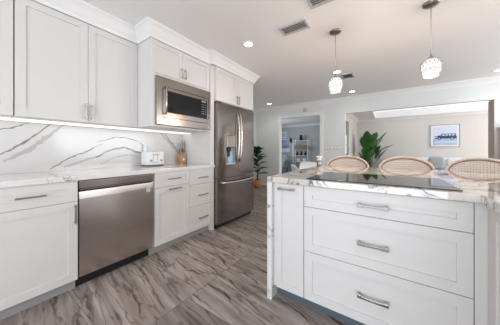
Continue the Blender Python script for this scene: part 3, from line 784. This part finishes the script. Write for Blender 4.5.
def pendant(x, y, zc, lab):
    t = thing('pendant_lamp', lab, 'lamp', (x, y, zc), 'crystal pendant lamps over the island')
    obj('canopy', B().lathe([(0, CE-.0005), (.062, CE-.0005), (.062, CE-.008), (.055, CE-.016), (.02, CE-.022), (0, CE-.023)], x, y, 32), 'bronze', t)
    obj('cord', B().tube([(x, y, CE-.022), (x, y, zc+.115)], .0022, 8), 'chrome', t)
    obj('socket_cap', B().lathe([(0, zc+.128), (.006, zc+.125), (.010, zc+.105), (.026, zc+.082), (.030, zc+.074), (0, zc+.074)], x, y, 20), 'chrome', t)
    prof = [(.030, .074), (.050, .066), (.066, .045), (.073, .018), (.072, -.010), (.066, -.038), (.057, -.062), (.050, -.078)]
    obj('shade', B().lathe([(r, zc+z) for r, z in prof]+[(0, zc-.076)], x, y, 32), 'shade', t)
    # crystal lattice: crossing spirals of faceted bars
    def at(s, ph):
        q = s*(len(prof)-1); i = min(int(q), len(prof)-2); f = q-i
        r = prof[i][0]*(1-f)+prof[i+1][0]*f+.0028; z = prof[i][1]*(1-f)+prof[i+1][1]*f
        return (x+r*math.cos(ph), y+r*math.sin(ph), zc+z)
    b = B()
    for i in range(14):
        for sg in (-1, 1):
            b.tube([at(k/10, 2*PI*i/14+sg*k/10*1.5) for k in range(11)], .0022, 4)
    for s in (.0, .33, .66, 1.0): b.tube([at(s, 2*PI*i/32) for i in range(32)], .0026, 4, closed=True)
    obj('crystal_lattice', b, 'crystal', t)
    d = bpy.data.lights.new('pendant_bulb', 'POINT'); d.energy = 9; d.shadow_soft_size = .09; d.color = (1, .76, .56)
    o = bpy.data.objects.new('pendant_bulb', d); C.objects.link(o); o.parent = t; o.location = (0, 0, -.17)
M['shade'] = mat('glowing_crystal_glass', (.95,.93,.9), .2, emit=(1,.94,.88), estr=.72)
M['crystal'] = mat('crystal_bead', (.30,.28,.26), .12, 0)
pendant(-.49, 2.398, 1.845, 'left crystal pendant lamp, farther from the camera')
pendant(.315, 2.43, 1.86, 'right crystal pendant lamp, nearer and larger in view')

# ------------------------------------------------------------------ back wall fittings
for x0, x1, lab in ((-1.395, -1.20, 'left light switch plate beside the wide opening'), (-1.175, -.995, 'right light switch plate beside the wide opening')):
    t = thing('light_switch', lab, 'switch', ((x0+x1)/2, YB-.006, 1.12), 'light switch plates')
    b = B(); b.box(x0, x1, YB-.007, YB-.0005, 1.125, 1.245, bev=.002); obj('plate', b, 'pale_plate', t) if 'pale_plate' in M else obj('plate', b, 'trim', t)
    for i in range(3):
        cx = x0+(x1-x0)*(i+.5)/3
        obj('rocker', B().box(cx-.017, cx+.017, YB-.011, YB-.0071, 1.152, 1.218), 'white_plastic', t)
t = thing('smoke_alarm', 'round white alarm on the wall above the doorway', 'alarm', (-1.924, YB, 2.245))
mt = Matrix.Translation((-1.924, YB-.0005, 2.245)) @ Matrix.Rotation(PI/2, 4, 'X')
obj('body', B().lathe([(0, .03), (.045, .03), (.062, .02), (.065, 0), (0, 0)], n=28, mtx=mt), 'pale_wood', t)
obj('sensor', B().lathe([(0, .036), (.018, .036), (.02, .031), (0, .031)], n=18, mtx=mt), 'vent', t)

# ------------------------------------------------------------------ plants
def leaf(b, base, direc, L, W, droop=.25, mi=0, seg=7):
    """broad pointed leaf folded along its midrib"""
    d = Vector(direc).normalized(); side = d.cross(Vector((0,0,1)))
    if side.length < .05: side = Vector((1,0,0))
    side.normalize(); up = side.cross(d).normalized(); p0 = Vector(base)
    L3, prev = [], None
    for i in range(seg+1):
        s = i/seg; c = p0+d*L*s-Vector((0,0,1))*droop*L*s*s
        wv = W*math.sin(PI*min(.995, .04+.96*s**.85))**.8*.5+.0012
        L3.append([b.bm.verts.new(q) for q in (c-side*wv+up*wv*.35, c, c+side*wv+up*wv*.35)])
    for a, c in zip(L3, L3[1:]):
        for k in (0, 1):
            f = b.bm.faces.new((a[k], a[k+1], c[k+1], c[k])); f.smooth = True; f.material_index = mi
def potted(name, label, x, y, s, trunk_h, leaves, mleaf, pot_r, pot_h, potm):
    t = thing(name, label, 'plant', (x, y, 0))
    obj('pot', B().lathe([(0, .0005), (pot_r*.8, .0005), (pot_r, pot_h*.5), (pot_r*.96, pot_h), (pot_r*.86, pot_h), (pot_r*.86, pot_h*.9), (0, pot_h*.88)], x, y, 26), potm, t)
    obj('soil', B().lathe([(0, pot_h*.90), (pot_r*.85, pot_h*.90), (0, pot_h*.93)], x, y, 20), 'soil', t)
    if trunk_h:
        b = B(); b.tube([(x, y, pot_h*.9), (x+.02, y, pot_h+trunk_h*.4), (x-.01, y+.01, pot_h+trunk_h)], [.017, .013, .007], 8); obj('trunk', b, 'trunk', t)
    b = B(); sb = B()
    for (bx, by, bz, dx, dy, dz, L, W, dr, stem) in leaves:
        if stem:
            sb.tube([(x+stem[0], y+stem[1], pot_h*.9), (x+(bx+stem[0])*.45, y+(by+stem[1])*.45, (pot_h+bz)*.55), (x+bx, y+by, bz)], [.010, .008, .005], 6)
        leaf(b, (x+bx, y+by, bz), (dx, dy, dz), L, W, dr)
    if any(l[-1] for l in leaves): obj('stems', sb, mleaf, t)
    obj('foliage', b, mleaf, t)
    return t
r = random.Random(11)
lv = []
for i in range(24):
    z = .40+.74*(i/23)**.9; a = i*2.4+r.uniform(-.3, .3); q = .30 if z < 1.0 else .24
    lv.append((.03*math.cos(a), .03*math.sin(a), z, math.cos(a), math.sin(a), .30+.6*(z-.5)+r.uniform(-.15, .25), q*r.uniform(.85, 1.25), .25*r.uniform(.8, 1.15), .2, None))
potted('potted_ficus', 'dark broad-leaved potted plant in orange pot between refrigerator and doorway', -3.235, 5.10, 1, .86, lv, 'leaf', .125, .24, 'terracotta')
lv = []
for i in range(38):
    a = i*2.39996; f = i/37
    zb = .62+.80*r.random(); sp = .10+.30*r.random()
    kx = .5 if math.cos(a) < 0 else 1.0; bx, by = kx*sp*math.cos(a), sp*.7*math.sin(a)
    lv.append((bx, by, zb, .5*kx*math.cos(a)+r.uniform(-.06, .15), .45*math.sin(a), .95+r.uniform(-.3, .3), r.uniform(.48, .66), r.uniform(.19, .27), .22, (.04*math.cos(a), .04*math.sin(a))))
lv.append((.32, -.05, 1.05, .95, -.1, .62, .62, .17, .12, (.04, 0)))
lv.append((-.18, .0, 1.18, -.1, 0, .9, .60, .2, .10, (-.04, 0)))
potted('potted_palm', 'large green palm-like potted plant in the living room corner', -.66, 8.95, 1, 0, lv, 'palm', .2, .38, 'vent')

# ------------------------------------------------------------------ living room
def picture(name, label, x0, x1, z0, z1, yw, fm, fw, group=None):
    t = thing(name, label, 'picture', ((x0+x1)/2, yw, z0), group)
    y1, y0 = yw-.002, yw-.032; b = B()
    b.box(x0, x0+fw, y0, y1, z0, z1); b.box(x1-fw, x1, y0, y1, z0, z1); b.box(x0+fw, x1-fw, y0, y1, z0, z0+fw); b.box(x0+fw, x1-fw, y0, y1, z1-fw, z1)
    obj('frame', b, fm, t, bevel=.003); return t
t = picture('framed_picture', 'large framed print of a dark blue car on a pale beach, living room wall', 1.27, 2.06, 1.235, 2.045, YF, 'frame_grey', .022)
obj('mat_board', B().box(1.292, 2.038, YF-.022, YF-.01, 1.257, 2.023), 'frame_white', t)
x0, x1, z0, z1 = 1.345, 1.985, 1.305, 1.975
M['art_sky'] = mottled('print_pale_sky', (.62,.68,.80), .4, .04, 3); M['art_sand'] = mottled('print_blue_sand', (.42,.50,.66), .4, .12, 14); M['art_car'] = mottled('print_navy', (.03,.06,.16), .4, .3, 30); M['art_white'] = mat('print_white', (.7,.75,.82), .4)
b = B(); ya = YF-.0225
def q(x0, x1, z0, z1, mi, dy=0):
    b.box(x0, x1, ya-.0008-dy, ya-dy, z0, z1, mi)
q(x0, x1, 1.62, z1, 0); q(x0, x1, z0, 1.62, 1)
cx = 1.70; zb = 1.50
q(cx-.30, cx+.27, zb+.04, zb+.13, 2, .001); q(cx-.13, cx+.25, zb+.13, zb+.20, 2, .001); q(cx-.22, cx-.13, zb+.13, zb+.155, 2, .001)
for i in range(4): q(cx-.10+i*.085, cx-.04+i*.085, zb+.145, zb+.185, 3, .002)
q(cx-.15, cx+.26, zb+.205, zb+.215, 2, .002); q(cx-.295, cx-.23, zb+.075, zb+.105, 3, .002)
for wx in (cx-.18, cx+.16):
    b.bm.faces.new([b.bm.verts.new((wx+.048*math.cos(2*PI*i/20), ya-.003, zb+.04+.048*math.sin(2*PI*i/20))) for i in range(20)]).material_index = 2
    b.bm.faces.new([b.bm.verts.new((wx+.022*math.cos(2*PI*i/16), ya-.0035, zb+.04+.022*math.sin(2*PI*i/16))) for i in range(16)]).material_index = 3
q(x0, x0+.2, 1.55, 1.60, 3, .001); q(x0+.05, x1, 1.40, 1.43, 3, .001)
obj('print', b, ['art_sky', 'art_sand', 'art_car', 'art_white'], t)
# sofa
t = thing('sofa', 'long white sofa against the living room far wall', 'sofa', (1.2, 9.5, 0))
SX0, SX1 = -.22, 3.05
obj('base', B().box(SX0+.16, SX1-.16, 9.02, 9.86, .10, .30, bev=.02), 'sofa', t)
b = B(); b.box(SX0, SX1, 9.74, 9.95, .10, .74, bev=.05); obj('backrest', b, 'sofa', t)
for x in (SX0, SX1-.18): obj('arm', B().box(x, x+.18, 9.0, 9.80, .10, .62, bev=.05), 'sofa', t)
w3 = (SX1-SX0-.36)/4
for i in range(4):
    a = SX0+.18+w3*i
    obj('seat_cushion', B().cushion(a+.005, a+w3-.005, 9.0, 9.74, .29, .47, .25), 'sofa', t)
    mt = Matrix.Translation((0, 9.66, .47)) @ Matrix.Rotation(-.15, 4, 'X') @ Matrix.Translation((0, -9.66, -.47))
    obj('back_cushion', B().cushion(a+.005, a+w3-.005, 9.56, 9.75, .45, .86, .3, mt), 'sofa', t)
for x in (SX0+.1, SX1-.1):
    for y in (9.08, 9.85): obj('leg', B().tube([(x, y, .11), (x, y, 0)], [.025, .018], 8), 'trunk', t)
def pillow(label, x, y, z, sz, m, ry, rx=-.3):
    b = B(); mt = Matrix.Translation((x, y, z+sz/2)) @ Matrix.Rotation(rx, 4, 'X') @ Matrix.Rotation(ry, 4, 'Y')
    b.cushion(-sz/2, sz/2, -.07, .07, -sz/2, sz/2, .22, mt, n=8)
    tag(obj('throw_pillow', b, m), label, 'pillow', 'throw pillows on the sofa')
pillow('grey patterned throw pillow on the sofa below the framed car print', 1.33, 9.30, .475, .42, 'pillow_grey', .08)
pillow('white throw pillow right of the grey patterned one', 1.80, 9.30, .475, .40, 'pillow_white', -.08)
pillow('blue-grey throw pillow at the left end of the sofa', .27, 9.30, .475, .42, 'pillow_blue', .06)
pillow('white throw pillow at the right end of the sofa', 2.6, 9.30, .475, .42, 'pillow_white', .1)

# pale cabinet at the right edge by the opening
t = thing('tall_cabinet', 'pale blush wooden cabinet at right edge of frame beside the opening', 'cabinet', (2.0, 5.30, 0))
obj('body', B().box(1.625, 2.42, 5.12, YB-.02, .06, 1.50), 'pale_wood', t, bevel=.004)
obj('top', B().box(1.61, 2.435, 5.10, YB-.018, 1.50, 1.53), 'pale_wood', t, bevel=.004)
for a, c in ((1.63, 2.02), (2.025, 2.415)):
    d = obj('door', B().box(a, c, 5.10, 5.119, .08, 1.48), 'pale_wood', t, bevel=.003)
    obj('knob', B().cushion(c-.05 if a < 1.8 else a+.03, c-.03 if a < 1.8 else a+.05, 5.08, 5.10, .80, .82, .5, n=3), 'bronze', d)
for x in (1.66, 2.38):
    for y in (5.16, 5.48): obj('leg', B().box(x-.02, x+.02, y-.02, y+.02, 0, .06), 'pale_wood', t)

# ------------------------------------------------------------------ chairs between island and doorway
def shell_chair(label, x, y, rz, ztop, arm):
    t = thing('shell_chair', label, 'chair', (0,0,0), 'white chairs beyond the island')
    b = B(); n = 14; rows = []
    prof = [(-.20, .46, .19), (-.10, .435, .215), (.05, .43, .22), (.15, .46, .215), (.19, .56, .21), (.215, .68, .205), (.235, ztop, .185)]
    for yy, zz, hw in prof:
        row = []
        for i in range(n+1):
            s = -1+2*i/n; lift = (abs(s)**3)*(arm if zz < .6 else 0)
            row.append((hw*s, yy-.05*abs(s)**2*(1 if zz > .5 else .2), zz+lift-(.03*abs(s)**4 if zz == ztop else 0)))
        rows.append(row)
    top = [[b.bm.verts.new(p) for p in rw] for rw in rows]; bot = [[b.bm.verts.new((p[0], p[1]+(.012 if rows[k][0][2] > .5 else 0), p[2]-.014)) for p in rw] for k, rw in enumerate(rows)]
    for g in (top, bot):
        for a, c in zip(g, g[1:]):
            for i in range(n): b.bm.faces.new((a[i], a[i+1], c[i+1], c[i])).smooth = True
    for i in range(n):
        b.bm.faces.new((top[0][i], top[0][i+1], bot[0][i+1], bot[0][i])); b.bm.faces.new((top[-1][i], top[-1][i+1], bot[-1][i+1], bot[-1][i]))
    for k in range(len(rows)-1):
        for i in (0, n): b.bm.faces.new((top[k][i], top[k+1][i], bot[k+1][i], bot[k][i]))
    obj('shell', b, 'white_shell', t)
    for sx in (-1, 1):
        for y0, y1 in ((-.10, -.19), (.10, .20)):
            obj('leg', B().tube([(sx*.11, y0, .424), (sx*.19, y1, 0)], [.013, .010], 8), 'pale_wood', t)
    obj('brace', B().tube([(-.14, -.13, .28), (.14, .14, .28)], .005, 6).tube([(.14, -.13, .28), (-.14, .14, .28)], .005, 6), 'dark_metal', t)
    t.location = (x, y, 0); t.rotation_euler = (0, 0, rz)
shell_chair('white moulded chair with its wide back toward the doorway, right of the pair', -1.39, 4.30, .55, .86, .03)
shell_chair('white moulded chair seen from its side, left of the pair beyond the island', -1.86, 5.0, 2.3, .76, .10)

# ------------------------------------------------------------------ study seen through the doorway
t = thing('etagere', 'pale metal open shelf unit against the study wall', 'shelf unit', (-3.5, 9.75, 0))
EX0, EX1, EY0, EY1 = -3.98, -3.22, 9.62, 9.94
for x in (EX0, EX1):
    for y in (EY0, EY1): obj('post', B().box(x-.014, x+.014, y-.014, y+.014, 0, 1.66), 'white_plastic', t)
for z in (.22, .56, .86, 1.16, 1.60):
    obj('shelf', B().box(EX0+.015, EX1-.015, EY0-.012, EY1+.01, z-.018, z), 'white_plastic' if z != 1.16 else 'pale_wood', t)
def small(name, label, cat, b, m, group=None): return tag(obj(name, b, m), label, cat, group)
b = B(); z = 1.161
for (a0, a1, c0, c1) in ((-3.92, -3.90, 9.66, 9.88), (-3.30, -3.28, 9.66, 9.88), (-3.90, -3.30, 9.66, 9.68), (-3.90, -3.30, 9.86, 9.88)): b.box(a0, a1, c0, c1, z, z+.20)
b.box(-3.92, -3.28, 9.66, 9.88, z, z+.015)
small('wooden_crate', 'long brown wooden crate on the upper shelf of the study shelf unit', 'crate', b, 'shelf_wood')
small('dark_vase', 'dark vase standing on top of the study shelf unit', 'vase', B().lathe([(0, 1.6005), (.07, 1.6005), (.10, 1.70), (.055, 1.80), (.07, 1.88), (.05, 1.88), (0, 1.80)], -3.62, 9.78, 18), 'bottle_dark')
for i, (x, lab) in enumerate(((-3.82, 'left of the three dark bottles on the study shelf'), (-3.60, 'middle of the three dark bottles on the study shelf'), (-3.40, 'right of the three dark bottles on the study shelf'))):
    small('dark_bottle', lab, 'bottle', B().lathe([(0, .8605), (.06, .8605), (.06, .98), (.022, 1.02), (.022, 1.08), (0, 1.08)], x, 9.78, 16), 'bottle_dark', 'dark bottles on the study shelf')
for i, (x, lab) in enumerate(((-3.76, 'left white bowl on a lower study shelf'), (-3.45, 'right white bowl on a lower study shelf'))):
    small('white_bowl', lab, 'bowl', B().lathe([(0, .5605), (.05, .5605), (.12, .70), (.11, .70), (.045, .58), (0, .58)], x, 9.78, 18), 'white_plastic', 'white bowls on the study shelf')
t = picture('framed_picture', 'small white framed picture with blue print, upper one in the study', -4.80, -4.50, 1.77, 2.11, YF, 'frame_white', .05)
obj('print', B().box(-4.75, -4.55, YF-.02, YF-.01, 1.82, 2.06), 'art_sand', t)
t = picture('framed_picture', 'larger blue and violet picture hung below the small one in the study', -4.86, -4.30, 1.04, 1.70, YF, 'frame_white', .03)
M['art_violet'] = mottled('print_violet', (.22,.20,.34), .4, .4, 6); M['art_blue'] = mottled('print_blue', (.22,.33,.52), .4, .3, 5)
b = B(); b.box(-4.83, -4.33, YF-.02, YF-.01, 1.38, 1.67, 0); b.box(-4.83, -4.33, YF-.02, YF-.01, 1.22, 1.379, 1); b.box(-4.83, -4.33, YF-.02, YF-.01, 1.07, 1.219, 2); obj('print', b, ['art_blue', 'art_violet', 'art_sky'], t)
t = thing('wall_sconce', 'small dark wall sconce right of the pictures in the study', 'lamp', (-4.2, YF, 1.5))
obj('mount', B().box(-4.26, -4.16, YF-.03, YF-.001, 1.50, 1.62), 'dark_metal', t); obj('shade', B().lathe([(.04, 1.76), (.09, 1.58), (.085, 1.58), (.036, 1.755)], -4.21, YF-.12, 16), 'dark_metal', t); obj('arm', B().tube([(-4.21, YF-.02, 1.56), (-4.21, YF-.12, 1.60), (-4.21, YF-.12, 1.74)], .01, 6), 'dark_metal', t)
t = thing('armchair', 'pale teal armchair at the left side of the study doorway view', 'chair', (-4.45, 9.0, 0))
obj('seat', B().cushion(-4.75, -4.10, 8.70, 9.30, .26, .46, .25), 'teal', t); obj('backrest', B().cushion(-4.75, -4.10, 9.22, 9.42, .30, .92, .3), 'teal', t)
for x in (-4.80, -4.16): obj('arm', B().cushion(x, x+.12, 8.72, 9.36, .28, .64, .25), 'teal', t)
for x in (-4.70, -4.15):
    for y in (8.78, 9.32): obj('leg', B().tube([(x, y, .30), (x, y, 0)], [.02, .014], 8), 'trunk', t)
